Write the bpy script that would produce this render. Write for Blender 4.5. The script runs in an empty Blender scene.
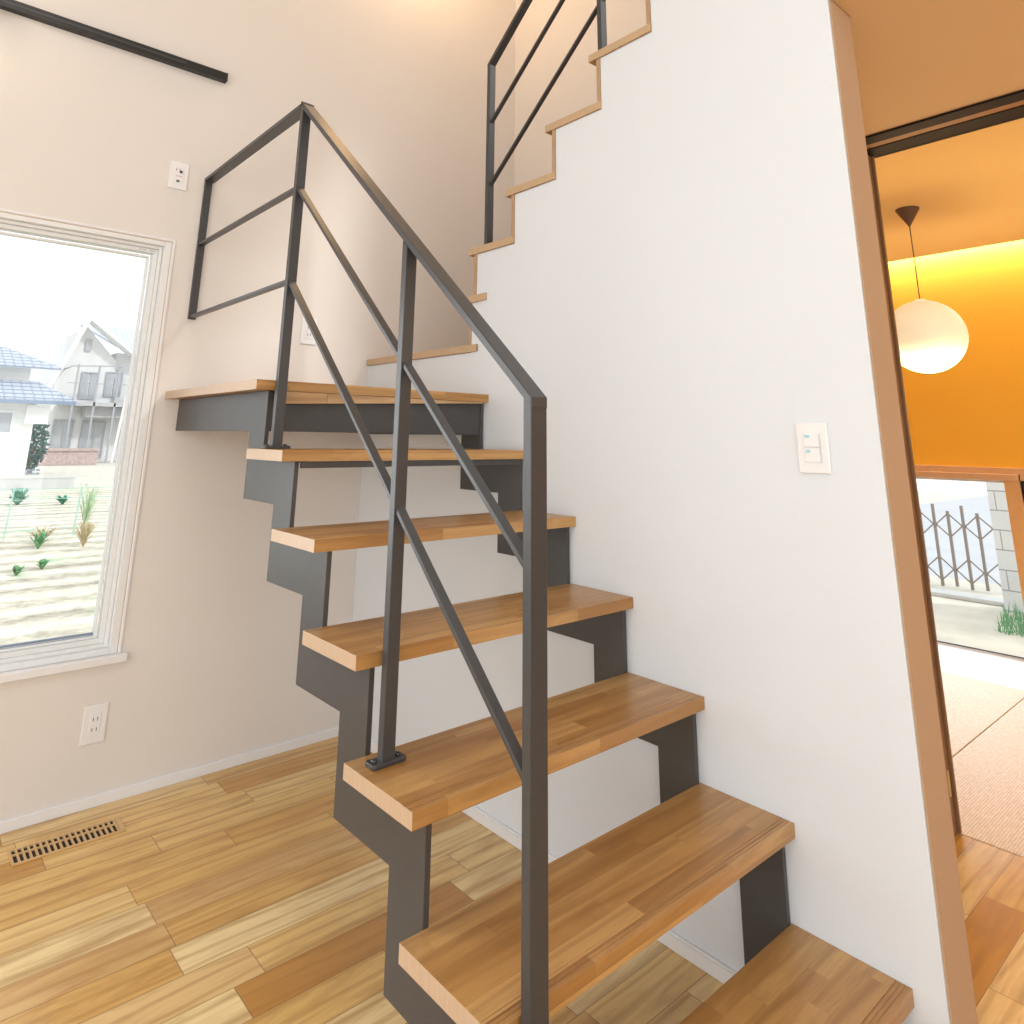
import bpy, bmesh, math, random
from mathutils import Vector, Matrix
random.seed(7)
S = bpy.context.scene
COL = S.collection
FZ = -0.194            # finished floor level (the lowest tread top is z = 0)

# ------------------------------------------------------------------ node helpers
class NT:
    def __init__(s, name):
        s.m = bpy.data.materials.new(name); s.m.use_nodes = True
        s.t = s.m.node_tree; s.t.nodes.clear()
        s.out = s.t.nodes.new('ShaderNodeOutputMaterial')
    def n(s, typ, **kw):
        nd = s.t.nodes.new(typ)
        for k, v in kw.items(): setattr(nd, k, v)
        return nd
    def put(s, sock, v):
        if isinstance(v, bpy.types.NodeSocket): s.t.links.new(v, sock)
        elif isinstance(v, (tuple, list)):
            v = tuple(v)
            if len(sock.default_value) == 4 and len(v) == 3: v = v + (1,)
            sock.default_value = v
        else: sock.default_value = v
    def math(s, op, a, b=0.0, c=0.0):
        nd = s.n('ShaderNodeMath', operation=op)
        s.put(nd.inputs[0], a); s.put(nd.inputs[1], b)
        if op in ('MULTIPLY_ADD', 'WRAP'): s.put(nd.inputs[2], c)
        return nd.outputs[0]
    def pos(s):
        g = s.n('ShaderNodeNewGeometry'); x = s.n('ShaderNodeSeparateXYZ')
        s.t.links.new(g.outputs['Position'], x.inputs[0])
        return g, x.outputs[0], x.outputs[1], x.outputs[2]
    def comb(s, x, y, z):
        c = s.n('ShaderNodeCombineXYZ'); s.put(c.inputs[0], x); s.put(c.inputs[1], y); s.put(c.inputs[2], z)
        return c.outputs[0]
    def noise(s, vec, scale, detail=4, rough=.55, dist=0.0):
        nd = s.n('ShaderNodeTexNoise'); s.put(nd.inputs['Vector'], vec)
        nd.inputs['Scale'].default_value = scale; nd.inputs['Detail'].default_value = detail
        nd.inputs['Roughness'].default_value = rough; nd.inputs['Distortion'].default_value = dist
        return nd.outputs['Fac']
    def white(s, vec):
        nd = s.n('ShaderNodeTexWhiteNoise', noise_dimensions='3D'); s.put(nd.inputs['Vector'], vec)
        return nd.outputs['Value']
    def ramp(s, fac, stops):
        nd = s.n('ShaderNodeValToRGB'); s.put(nd.inputs[0], fac)
        e = nd.color_ramp.elements
        while len(e) < len(stops): e.new(0.5)
        for el, (p, c) in zip(e, stops):
            el.position = p; el.color = tuple(c) + (1,)
        return nd.outputs[0]
    def mix(s, fac, a, b, mode='MIX'):
        nd = s.n('ShaderNodeMix', data_type='RGBA', blend_type=mode)
        s.put(nd.inputs[0], fac); s.put(nd.inputs[6], a); s.put(nd.inputs[7], b)
        return nd.outputs[2]
    def bump(s, h, strength=.2, dist=.01):
        nd = s.n('ShaderNodeBump'); s.put(nd.inputs['Height'], h)
        nd.inputs['Strength'].default_value = strength; nd.inputs['Distance'].default_value = dist
        return nd.outputs[0]
    def bsdf(s, col, rough=.5, metal=0.0, spec=.5, normal=None, emis=None, estr=0.0, coat=0.0):
        b = s.n('ShaderNodeBsdfPrincipled')
        s.put(b.inputs['Base Color'], col); s.put(b.inputs['Roughness'], rough)
        b.inputs['Metallic'].default_value = metal
        b.inputs['Specular IOR Level'].default_value = spec
        b.inputs['Coat Weight'].default_value = coat
        if normal is not None: s.put(b.inputs['Normal'], normal)
        if emis is not None:
            s.put(b.inputs['Emission Color'], emis); b.inputs['Emission Strength'].default_value = estr
        s.t.links.new(b.outputs[0], s.out.inputs[0])
        return s.m

def plain(name, col, rough=.5, var=.04, scale=30, bump=0.0, **kw):
    t = NT(name); g, x, y, z = t.pos()
    f = t.noise(g.outputs['Position'], scale, 3)
    c2 = tuple(max(0, c * (1 - var * 2)) for c in col)
    c = t.mix(f, c2, tuple(min(1, c * (1 + var)) for c in col))
    nrm = t.bump(t.noise(g.outputs['Position'], scale * 6, 2), bump, .004) if bump else None
    return t.bsdf(c, rough, normal=nrm, **kw)

def planks(name, width, length, palette, dark, rough=.28, seam=.0012, grain=1.0, level=False, endcol=None, gap_strength=.6):
    """Boards running along X: per-board colour, stretched figure and dark joints, all from world position."""
    t = NT(name); g, x, y, z = t.pos()
    if level:                                     # different figure on every tread
        lv = t.math('FLOOR', t.math('MULTIPLY', t.math('ADD', z, 0.06), 5.0))
    else: lv = 0.0
    yy = t.math('ADD', t.math('ADD', y, t.math('MULTIPLY', lv, 3.371)), z if level else 0.0)
    row = t.math('FLOOR', t.math('DIVIDE', yy, width))
    off = t.math('MULTIPLY', t.white(t.comb(row, lv, 3.7)), length * 3)
    xx = t.math('ADD', x, off)
    colm = t.math('FLOOR', t.math('DIVIDE', xx, length))
    rnd = t.white(t.comb(row, colm, lv))
    base = t.ramp(rnd, palette)
    sh = t.math('MULTIPLY', rnd, 37.0)
    v = t.comb(t.math('ADD', t.math('MULTIPLY', x, 2.2), sh), t.math('ADD', t.math('MULTIPLY', yy, 14.0), sh), t.math('MULTIPLY', z, 17.0))
    fig = t.noise(v, 1.0, 5, .6, 1.6)
    wv = t.n('ShaderNodeTexWave', wave_type='RINGS', rings_direction='X')
    v2 = t.comb(t.math('ADD', t.math('MULTIPLY', x, .75), sh), t.math('ADD', t.math('MULTIPLY', yy, 5.5), sh), t.math('MULTIPLY', z, 5.5))
    t.put(wv.inputs['Vector'], v2); wv.inputs['Scale'].default_value = 1.1
    wv.inputs['Distortion'].default_value = 9.0; wv.inputs['Detail'].default_value = 3; wv.inputs['Detail Scale'].default_value = .8
    fibre = t.noise(t.comb(t.math('MULTIPLY', x, 9.0), t.math('MULTIPLY', yy, 260.0), t.math('MULTIPLY', z, 260.0)), 1.0, 2)
    c = t.mix(t.math('MULTIPLY', t.ramp(fig, [(.42, (0,0,0)), (.75, (1,1,1))]), .55 * grain), base, dark)
    c = t.mix(t.math('MULTIPLY', t.ramp(wv.outputs['Fac'], [(.0, (1,1,1)), (.3, (0,0,0))]), .34 * grain), c, dark)
    c = t.mix(t.math('MULTIPLY', t.ramp(fibre, [(.5, (0,0,0)), (.8, (1,1,1))]), .22), c, dark)
    fy = t.math('FRACT', t.math('DIVIDE', yy, width)); fx = t.math('FRACT', t.math('DIVIDE', xx, length))
    gy = t.math('MULTIPLY', t.math('MINIMUM', fy, t.math('SUBTRACT', 1.0, fy)), width)
    gx = t.math('MULTIPLY', t.math('MINIMUM', fx, t.math('SUBTRACT', 1.0, fx)), length)
    gap = t.math('LESS_THAN', t.math('MINIMUM', gy, gx), seam)
    c = t.mix(t.math('MULTIPLY', gap, gap_strength), c, tuple(d * .35 for d in dark))
    if endcol is not None:                        # sawn end grain on faces that look along X
        nx = t.n('ShaderNodeSeparateXYZ'); t.t.links.new(g.outputs['Normal'], nx.inputs[0])
        isend = t.math('GREATER_THAN', t.math('ABSOLUTE', nx.outputs[0]), .8)
        eg = t.mix(t.noise(t.comb(x, t.math('MULTIPLY', y, 130.0), t.math('MULTIPLY', z, 20.0)), 1.0, 2), tuple(e*.8 for e in endcol), endcol)
        c = t.mix(isend, c, eg)
    r = t.math('MULTIPLY_ADD', fig, .14, rough)
    h = t.math('SUBTRACT', t.math('MULTIPLY', fibre, .15), gap)
    return t.bsdf(c, r, normal=t.bump(h, .25, .0012), spec=.5)

def wallpaper(name, col, warm=None):
    t = NT(name); g, x, y, z = t.pos()
    f = t.noise(g.outputs['Position'], 3, 3)
    f2 = t.noise(g.outputs['Position'], 170, 3, .7)
    c = t.mix(f, col, tuple(a * .97 for a in col))
    return t.bsdf(c, .75, spec=.25, normal=t.bump(f2, .22, .0025))

M = {}
M['wall_back'] = wallpaper('beige_wallpaper', (.79, .75, .715))
M['wall_white'] = wallpaper('white_wallpaper', (.77, .815, .865))
M['wall_end'] = wallpaper('warm_lit_end_wallpaper', (.50, .35, .235))  # warm light from the tatami room painted into the end face colour
M['wall_cream'] = wallpaper('cream_wallpaper', (.78, .62, .42))
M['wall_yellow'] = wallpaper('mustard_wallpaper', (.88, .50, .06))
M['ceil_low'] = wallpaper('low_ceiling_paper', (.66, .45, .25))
M['ceil_tatami'] = wallpaper('warm_lit_ceiling_paper', (.90, .62, .25))  # orange glow of the room's lighting put into the paper colour
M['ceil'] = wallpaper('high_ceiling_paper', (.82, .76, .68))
M['floor'] = planks('oak_plank_floor', .112, .62,
    [(0, (.50,.23,.05)), (.25, (.66,.37,.10)), (.5, (.78,.51,.18)), (.8, (.90,.70,.36)), (1, (.58,.29,.07))], (.36,.16,.03), rough=.15, grain=1.15)
M['tread'] = planks('laminated_tread_wood', .043, .42,
    [(0, (.40,.20,.060)), (.35, (.50,.275,.095)), (.7, (.57,.335,.125)), (1, (.45,.235,.075))], (.20,.085,.024), rough=.25, grain=.9,
    level=True, endcol=(.60,.43,.29), gap_strength=.18, seam=.0006)
M['riser'] = planks('riser_wood', .3, 1.5, [(0, (.42,.25,.12)), (1, (.55,.34,.17))], (.2,.09,.03), rough=.4, level=False, endcol=(.50,.33,.2))
M['nosing'] = planks('upper_tread_wood', .05, .3, [(0, (.50,.31,.15)), (1, (.64,.43,.24))], (.25,.13,.05), rough=.38, endcol=(.60,.42,.25))
M['steel'] = plain('charcoal_painted_steel', (.052, .053, .057), .33, var=.06, scale=60, bump=.03, spec=.5)
M['steel_plate'] = plain('dark_painted_steel_plate', (.062, .060, .060), .38, var=.08, scale=25, bump=.03)
M['black'] = plain('black_metal', (.014, .012, .012), .3)
M['bolt'] = plain('bolt_steel', (.10, .10, .11), .3, metal=.8)
M['white_trim'] = plain('white_trim_paint', (.84, .84, .86), .4, var=.015)
M['window_white'] = plain('white_window_frame', (.83, .85, .86), .35, var=.015)
M['gasket'] = plain('blue_grey_gasket', (.18, .24, .33), .5)
M['plastic'] = plain('white_switch_plastic', (.86, .86, .87), .3, var=.01)
M['plastic_grey'] = plain('pale_grey_plastic', (.66, .67, .70), .35, var=.01)
M['slot'] = plain('outlet_slot_dark', (.06, .055, .055), .6)
M['red_text'] = plain('pale_red_mark', (.75, .40, .38), .5)
M['blue_mark'] = plain('pale_blue_mark', (.35, .68, .80), .4)
M['dark_wood'] = plain('dark_brown_wood', (.010, .005, .004), .6, var=.2, scale=18, spec=.2)
M['brown_wood'] = plain('mid_brown_wood', (.26, .15, .08), .4, var=.15, scale=18)
M['groove'] = plain('amber_groove', (.34, .16, .04), .5, var=.1)
M['brass'] = plain('brass_pull', (.75, .58, .25), .35, metal=.3)
M['casing'] = plain('honey_wood_casing', (.66, .42, .24), .45, var=.08, scale=14)
M['post'] = plain('honey_wood_post', (.74, .44, .19), .42, var=.08, scale=14)
M['vent'] = plain('wooden_vent_grille', (.66, .43, .20), .4, var=.1)
M['vent_dark'] = plain('vent_darkness', (.012, .010, .010), .8)
M['canopy'] = plain('brown_lamp_canopy', (.13, .07, .05), .5)
M['cord'] = plain('brown_lamp_cord', (.20, .11, .06), .6)
def globe_mat():
    t = NT('glowing_paper_globe'); g, x, y, z = t.pos()
    f = t.noise(g.outputs['Position'], 5, 2)
    return t.bsdf(t.mix(f, (.92,.88,.76), (.88,.82,.66)), .6, emis=(1, .86, .58), estr=.42)
M['globe'] = globe_mat()
def lamp_mat():
    t = NT('spotlight_glow'); g, x, y, z = t.pos()
    f = t.noise(g.outputs['Position'], 5, 2)
    return t.bsdf((1, .9, .75), .5, emis=t.mix(f, (1,.82,.55), (1,.85,.6)), estr=18)
M['lamp'] = lamp_mat()
def glass_mat(name='window_glass', tint=(.97, .99, 1.0), gl=.06):
    t = NT(name)
    tr = t.n('ShaderNodeBsdfTransparent'); tr.inputs[0].default_value = tint + (1,)
    go = t.n('ShaderNodeBsdfGlossy'); go.inputs['Roughness'].default_value = .02
    fr = t.n('ShaderNodeFresnel'); fr.inputs[0].default_value = 1.35
    mx = t.n('ShaderNodeMixShader')
    t.put(mx.inputs[0], t.math('MULTIPLY', fr.outputs[0], 1.0))
    t.t.links.new(tr.outputs[0], mx.inputs[1]); t.t.links.new(go.outputs[0], mx.inputs[2])
    t.t.links.new(mx.outputs[0], t.out.inputs[0])
    return t.m
M['glass'] = glass_mat()
M['dark_glass'] = plain('dark_blue_glass', (.03, .10, .20), .08, var=.2, scale=4)
def tatami_mat():
    t = NT('woven_tatami_rush'); g, x, y, z = t.pos()
    a = t.math('SINE', t.math('MULTIPLY', y, 2 * math.pi / .0085))
    b = t.noise(t.comb(t.math('MULTIPLY', x, 26.0), t.math('MULTIPLY', y, 110.0), 0.0), 1.0, 3)
    k = t.math('MULTIPLY_ADD', a, .22, b)
    c = t.ramp(k, [(.2, (.52,.38,.23)), (.55, (.67,.53,.37)), (.9, (.86,.76,.60))])
    return t.bsdf(c, .34, spec=.5, normal=t.bump(k, .3, .002))
M['tatami'] = tatami_mat()
M['tatami_edge'] = plain('tatami_edge', (.36, .24, .16), .7)
# outside
def field_mat():
    t = NT('ploughed_field_soil'); g, x, y, z = t.pos()
    w = t.noise(t.comb(t.math('MULTIPLY', x, .25), t.math('MULTIPLY', y, 1.5), 0.0), 1.0, 6, .7, .6)
    s = t.noise(g.outputs['Position'], 5.5, 6, .75)
    fur = t.math('SINE', t.math('MULTIPLY', t.math('ADD', y, t.math('MULTIPLY', w, .5)), 8.5))
    k = t.math('ADD', t.math('MULTIPLY', w, .5), t.math('ADD', t.math('MULTIPLY', s, .5), t.math('MULTIPLY', fur, .07)))
    c = t.ramp(k, [(.30, (.28,.235,.19)), (.42, (.50,.45,.36)), (.52, (.72,.67,.55)), (.68, (.86,.83,.72))])
    gr = t.noise(g.outputs['Position'], .9, 5, .7)
    c = t.mix(t.math('MULTIPLY', t.ramp(gr, [(.56, (0,0,0)), (.66, (1,1,1))]), .5), c, (.40,.62,.36))
    return t.bsdf(c, .95, spec=.1, normal=t.bump(k, .6, .08))
M['field'] = field_mat()
M['yard'] = plain('dry_yard_ground', (.72, .68, .58), .95, var=.16, scale=3)
M['asphalt'] = plain('grey_road', (.55, .56, .58), .9, var=.08, scale=2)
M['concrete'] = plain('pale_concrete', (.62, .63, .62), .9, var=.12, scale=3)
def block_mat():
    t = NT('white_concrete_blocks'); g, x, y, z = t.pos()
    zz = t.math('DIVIDE', t.math('ADD', z, .6), .195)
    row = t.math('FLOOR', zz)
    yy = t.math('ADD', t.math('DIVIDE', y, .4), t.math('MULTIPLY', t.math('MODULO', row, 2.0), .5))
    fz = t.math('FRACT', zz); fy = t.math('FRACT', yy)
    j = t.math('MAXIMUM', t.math('LESS_THAN', fz, .06), t.math('LESS_THAN', fy, .025))
    c = t.mix(t.noise(g.outputs['Position'], 4, 5, .7), (.64,.70,.78), (.82,.86,.92))
    c = t.mix(j, c, (.34,.37,.42))
    return t.bsdf(c, .9, spec=.1)
M['block'] = block_mat()
def siding_mat():
    t = NT('white_house_siding'); g, x, y, z = t.pos()
    f = t.math('LESS_THAN', t.math('FRACT', t.math('MULTIPLY', z, 4.5)), .08)
    c = t.mix(t.noise(g.outputs['Position'], 1.5, 3), (.86,.87,.86), (.92,.92,.90))
    return t.bsdf(t.mix(t.math('MULTIPLY', f, .4), c, (.62,.64,.66)), .8, spec=.2)
M['siding'] = siding_mat()
def tile_mat(name, c1, c2):
    t = NT(name); g, x, y, z = t.pos()
    a = t.math('FRACT', t.math('MULTIPLY', z, 6.0)); b = t.math('FRACT', t.math('MULTIPLY', x, 3.0))
    k = t.math('MAXIMUM', t.math('LESS_THAN', a, .3), t.math('MULTIPLY', t.math('LESS_THAN', b, .2), .6))
    c = t.mix(k, c1, c2)
    c = t.mix(t.math('MULTIPLY', t.noise(g.outputs['Position'], 3, 4), .25), c, (.3,.33,.4))
    return t.bsdf(c, .6, spec=.3)
M['tile'] = tile_mat('grey_blue_roof_tiles', (.50,.53,.60), (.20,.24,.32))
M['tile_pale'] = tile_mat('pale_grey_roof_tiles', (.66,.68,.72), (.46,.48,.53))
M['fascia'] = plain('slate_blue_fascia', (.22, .28, .38), .5)
M['plaster'] = plain('grey_white_plaster', (.72, .72, .72), .9, var=.04, scale=2)
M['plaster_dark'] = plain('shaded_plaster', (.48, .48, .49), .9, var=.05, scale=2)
M['rail_grey'] = plain('grey_balcony_metal', (.40, .41, .44), .5)
M['pane_grey'] = plain('curtained_pane', (.46, .48, .51), .3, var=.12, scale=3)
M['brick'] = plain('pinkish_brick_garden_wall', (.56, .44, .42), .9, var=.25, scale=9)
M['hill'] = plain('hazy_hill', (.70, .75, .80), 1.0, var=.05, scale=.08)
M['leaf'] = plain('green_leaves', (.17, .42, .20), .7, var=.3, scale=9)
M['leaf_pale'] = plain('pale_green_blades', (.55, .70, .45), .8, var=.2, scale=9)
M['leaf_teal'] = plain('blue_green_leaves', (.12, .40, .27), .7, var=.3, scale=9)
M['leaf_dark'] = plain('dark_green_foliage', (.03, .12, .09), .8, var=.4, scale=5)
M['straw'] = plain('dry_straw_leaves', (.62, .52, .32), .8, var=.2, scale=9)
M['grass'] = plain('green_grass_blades', (.16, .46, .22), .7, var=.3, scale=6)
M['gate'] = plain('brown_grey_gate_metal', (.27, .23, .20), .5)
M['net'] = plain('green_net_wire', (.38, .60, .52), .6)
M['ochre'] = plain('ochre_wood_block', (.62, .45, .22), .5)

# ------------------------------------------------------------------ mesh helpers
def box(bm, x0, x1, y0, y1, z0, z1):
    v = [bm.verts.new((x, y, z)) for x in (x0, x1) for y in (y0, y1) for z in (z0, z1)]
    for f in ((0,1,3,2), (4,6,7,5), (0,4,5,1), (2,3,7,6), (0,2,6,4), (1,5,7,3)):
        bm.faces.new([v[i] for i in f])
    return v
def prism_x(bm, yz, x0, x1):
    """outline in the y-z plane extruded along x"""
    a = [bm.verts.new((x0, y, z)) for y, z in yz]; b = [bm.verts.new((x1, y, z)) for y, z in yz]
    n = len(yz)
    bm.faces.new(a); bm.faces.new(b[::-1])
    for i in range(n): bm.faces.new((a[i], b[i], b[(i+1) % n], a[(i+1) % n]))
def prism_y(bm, xz, y0, y1):
    a = [bm.verts.new((x, y0, z)) for x, z in xz]; b = [bm.verts.new((x, y1, z)) for x, z in xz]
    n = len(xz)
    bm.faces.new(a); bm.faces.new(b[::-1])
    for i in range(n): bm.faces.new((a[i], b[i], b[(i+1) % n], a[(i+1) % n]))
def prism_z(bm, xy, z0, z1):
    a = [bm.verts.new((x, y, z0)) for x, y in xy]; b = [bm.verts.new((x, y, z1)) for x, y in xy]
    n = len(xy)
    bm.faces.new(a); bm.faces.new(b[::-1])
    for i in range(n): bm.faces.new((a[i], b[i], b[(i+1) % n], a[(i+1) % n]))
def lathe(bm, prof, c, seg=32, axis='z'):
    rings = []
    for r, h in prof:
        ring = []
        for i in range(seg):
            a = 2 * math.pi * i / seg; p, q = r * math.cos(a), r * math.sin(a)
            if axis == 'z': co = (c[0]+p, c[1]+q, c[2]+h)
            elif axis == 'y': co = (c[0]+p, c[1]+h, c[2]+q)
            else: co = (c[0]+h, c[1]+p, c[2]+q)
            ring.append(bm.verts.new(co))
        rings.append(ring)
    for a, b in zip(rings, rings[1:]):
        for i in range(seg): bm.faces.new((a[i], a[(i+1) % seg], b[(i+1) % seg], b[i]))
    bm.faces.new(rings[0]); bm.faces.new(rings[-1][::-1])
def bar(bm, p, q, w=.02, d=.02, up=(0, 0, 1)):
    p, q = Vector(p), Vector(q); t = (q - p).normalized()
    u = Vector(up)
    if abs(t.dot(u)) > .98: u = Vector((0, 1, 0))
    s = t.cross(u).normalized(); n = s.cross(t).normalized()
    A = [bm.verts.new(e + s * a * w/2 + n * b * d/2) for e in (p, q) for a, b in ((-1,-1), (1,-1), (1,1), (-1,1))]
    for f in ((0,1,2,3), (7,6,5,4), (0,4,5,1), (1,5,6,2), (2,6,7,3), (3,7,4,0)): bm.faces.new([A[i] for i in f])
def obj(name, build, mat, parent=None, bevel=0.0, smooth=False, loc=None, seg=2):
    bm = bmesh.new(); build(bm)
    bmesh.ops.recalc_face_normals(bm, faces=bm.faces)
    org = Vector(parent['_w']) if parent is not None else None
    if org is None:
        if loc is None:
            xs = [v.co for v in bm.verts]
            lo = [min(c[i] for c in xs) for i in range(3)]; hi = [max(c[i] for c in xs) for i in range(3)]
            loc = ((lo[0]+hi[0])/2, (lo[1]+hi[1])/2, lo[2])
        shift = Vector(loc)
    else: shift = org
    for v in bm.verts: v.co -= shift
    me = bpy.data.meshes.new(name); bm.to_mesh(me); bm.free()
    if smooth:
        for p in me.polygons: p.use_smooth = True
    o = bpy.data.objects.new(name, me); COL.objects.link(o)
    me.materials.append(M[mat] if isinstance(mat, str) else mat)
    if parent is not None:
        o.parent = parent
        o['_w'] = tuple(shift)
    else:
        o.location = shift; o['_w'] = tuple(shift)
    if bevel:
        b = o.modifiers.new('bevel', 'BEVEL'); b.width = bevel; b.segments = seg; b.limit_method = 'ANGLE'; b.angle_limit = math.radians(40)
    return o
def bx(name, dims, mat, parent=None, bevel=0.0, **kw):
    return obj(name, lambda b: box(b, *dims), mat, parent, bevel, **kw)
def tag(o, label, cat, group=None, kind=None):
    o['label'] = label; o['category'] = cat
    if group: o['group'] = group
    if kind: o['kind'] = kind
    return o
def thing(name, label, cat, loc, group=None):
    o = bpy.data.objects.new(name, None); COL.objects.link(o)
    o.empty_display_size = .1; o.location = loc; o['_w'] = tuple(loc)
    return tag(o, label, cat, group)
def struct(o, label=None, cat=None):
    o['kind'] = 'structure'
    if label: o['label'] = label
    if cat: o['category'] = cat
    return o

# ------------------------------------------------------------------ measured layout
R, G, W = .2, .2208, .9056          # rise, going, width of the lower flight
TD, TT = .2453, .0294               # tread depth and thickness
YB = 1.993                          # back wall plane
YE = -.305                          # near end of the white stair wall
WT = .129                           # its thickness
CZ = 2.2                            # low ceiling
HZ = 4.5                            # high ceiling

# ------------------------------------------------------------------ room shell
o = obj('floor', lambda b: box(b, -3.9, 1.168, -4.2, YB, FZ-.06, FZ), 'floor')
struct(o, 'glossy honey brown wooden plank floor of the living room', 'floor')
o = obj('floor_tatami_base', lambda b: box(b, 1.17, 3.76, -3.0, 2.6, FZ-.12, FZ-.035), 'brown_wood'); struct(o, 'sub floor under the tatami mats', 'floor')
o = bx('floor_window_board', (3.004, 3.60, -3.0, 2.6, FZ-.035, FZ), 'window_white'); struct(o, 'pale board strip between the tatami and the low window', 'floor')
WX1, WX0, WZ0, WZ1 = -.950, -3.1, .275, 1.803      # left window opening in the back wall
def back_wall(b):
    box(b, -4.0, WX0, YB, YB+.16, FZ-.3, HZ)
    box(b, WX1, 1.04, YB, YB+.16, FZ-.3, HZ)
    box(b, WX0, WX1, YB, YB+.16, FZ-.3, WZ0)
    box(b, WX0, WX1, YB, YB+.16, WZ1, HZ)
struct(obj('wall_back', back_wall, 'wall_back'), 'beige wallpapered back wall with the white framed window', 'wall')
struct(bx('wall_left', (-4.0, -3.9, -4.2, YB, FZ-.3, HZ), 'wall_back'), 'left living room wall', 'wall')
struct(bx('wall_front', (-4.0, 1.2, -4.3, -4.2, FZ-.3, HZ), 'wall_back'), 'living room wall facing the stairs', 'wall')
struct(bx('ceiling', (-4.0, 1.04, -4.3, YB+.16, HZ, HZ+.1), 'ceil'), 'high ceiling above the stairs', 'ceiling')

# stepped white wall that carries the upper flight
N0, ND = 1.217, .2257                              # nosing of tread at 1.8 and going
nos = {n: N0 - (n - 9) * ND for n in range(9, 15)}
def clean(pts):
    out = []
    for p in pts:
        if not out or (abs(out[-1][0]-p[0]) > 1e-6 or abs(out[-1][1]-p[1]) > 1e-6): out.append(p)
    return out
def stair_wall3(b):
    e = .0008
    pts = [(YE, FZ-.05), (YE, 13*R-.03-e), (nos[13]-.05-e, 13*R-.03-e), (nos[13]-.05-e, 12*R-.03-e)]
    for n in (12, 11, 10, 9):
        pts += [(nos[n]-.05-e, n*R-.03-e), (nos[n]-.05-e, (n-1)*R-.03-e)]
    pts += [(1.192, 8*R-.03-e), (1.192, 7*R-.03-e), (YB-.001, 7*R-.03-e), (YB-.001, FZ-.05)]
    prism_x(b, clean(pts), 0, WT)
struct(obj('wall_right', stair_wall3, 'wall_white'), 'white stepped wall beside the stairs carrying the upper flight', 'wall')
struct(bx('wall_end_face', (.004, WT+.003, YE-.004, YE-.0005, FZ, CZ-.001), 'wall_end'), 'narrow end face of the white stair wall, warm light painted in as tan', 'wall end')
struct(bx('wall_upper', (0, WT, -4.2, YE, CZ+.3, HZ), 'wall_white'), 'white wall above the low ceiling', 'wall')
struct(bx('wall_stairwell', (.944, 1.04, .05, YB, FZ, HZ), 'wall_cream' if False else 'wall_back'), 'beige right side wall of the stairwell', 'wall')
struct(bx('wall_understairs', (WT+.004, .944, .05, .12, FZ, CZ-.001), 'wall_back'), 'wall closing the space under the upper flight', 'wall')
def low_ceiling(b):
    box(b, 0, 1.09, -4.2, YE-.005, CZ, CZ+.3)
    box(b, WT+.005, 1.09, YE-.005, .2, CZ, CZ+.3)
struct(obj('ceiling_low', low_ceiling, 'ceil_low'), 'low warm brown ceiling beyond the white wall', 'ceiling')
struct(bx('ceiling_tatami', (1.09, 3.095, -3.0, 2.6, CZ, CZ+.12), 'ceil_tatami'), 'ceiling of the tatami room with orange light painted into its colour', 'ceiling')
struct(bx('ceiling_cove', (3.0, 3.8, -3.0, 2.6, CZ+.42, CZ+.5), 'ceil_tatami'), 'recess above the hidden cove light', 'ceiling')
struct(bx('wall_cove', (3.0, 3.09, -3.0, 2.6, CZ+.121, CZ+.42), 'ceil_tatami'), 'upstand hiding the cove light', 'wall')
# far wall of the tatami room with its low window
TW0, TW1, TZ0, TZ1 = .39, 1.95, FZ+.012, .815
def far_wall(b):
    box(b, 3.70, 3.84, -3.0, 2.6, .86, CZ+.5)
    box(b, 3.70, 3.84, TW1, 2.6, FZ-.3, .86)
    box(b, 3.70, 3.84, .20, .305, FZ-.3, .86)
    box(b, 3.70, 3.84, -3.0, -1.2, FZ-.3, .86)
    box(b, 3.70, 3.84, -1.2, TW1, FZ-.3, FZ-.075)
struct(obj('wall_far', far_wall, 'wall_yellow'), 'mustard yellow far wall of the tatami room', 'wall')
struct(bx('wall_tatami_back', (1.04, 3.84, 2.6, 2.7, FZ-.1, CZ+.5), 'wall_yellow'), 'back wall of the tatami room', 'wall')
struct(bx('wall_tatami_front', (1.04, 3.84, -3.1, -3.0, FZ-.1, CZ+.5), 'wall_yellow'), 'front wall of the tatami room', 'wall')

# baseboards
def base_back(b):
    box(b, -3.9, -.001, YB-.010, YB-.0005, FZ+.001, FZ+.031)
    box(b, -3.9, -.001, YB-.007, YB-.0005, FZ+.031, FZ+.036)
struct(obj('baseboard_back', base_back, 'white_trim'), 'slim white baseboard along the back wall', 'baseboard')
def base_right(b):
    box(b, -.010, -.0005, YE, YB-.012, FZ+.001, FZ+.031)
    box(b, -.007, -.0005, YE, YB-.012, FZ+.031, FZ+.036)
struct(obj('baseboard_right', base_right, 'white_trim'), 'slim white baseboard along the white stair wall', 'baseboard')

# ------------------------------------------------------------------ window_1 (left, back wall)
w = thing('window_1', 'tall white framed window in the back wall left of the stairs', 'window', (-2.0, YB, WZ0)); w['kind'] = 'structure'
def casing(b):
    c = .011
    box(b, WX0-c, WX0, YB-.006, YB+.004, WZ0, WZ1+c); box(b, WX1+.0015, WX1+c, YB-.006, YB+.004, WZ0, WZ1+c)
    box(b, WX0, WX1+.0015, YB-.006, YB+.004, WZ1+.0015, WZ1+c)
obj('casing', casing, 'white_trim', w, .002)
def sill(b):
    box(b, WX0-.03, WX1+.028, YB-.030, YB+.03, WZ0-.026, WZ0)
obj('window_sill', sill, 'white_trim', w, .003)
def frame(b, x0, x1, z0, z1, y0, y1, t, tz=None):
    tz = tz or t
    box(b, x0, x0+t, y0, y1, z0, z1); box(b, x1-t, x1, y0, y1, z0, z1)
    box(b, x0+t, x1-t, y0, y1, z0, z0+tz); box(b, x0+t, x1-t, y0, y1, z1-tz, z1)
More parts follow.
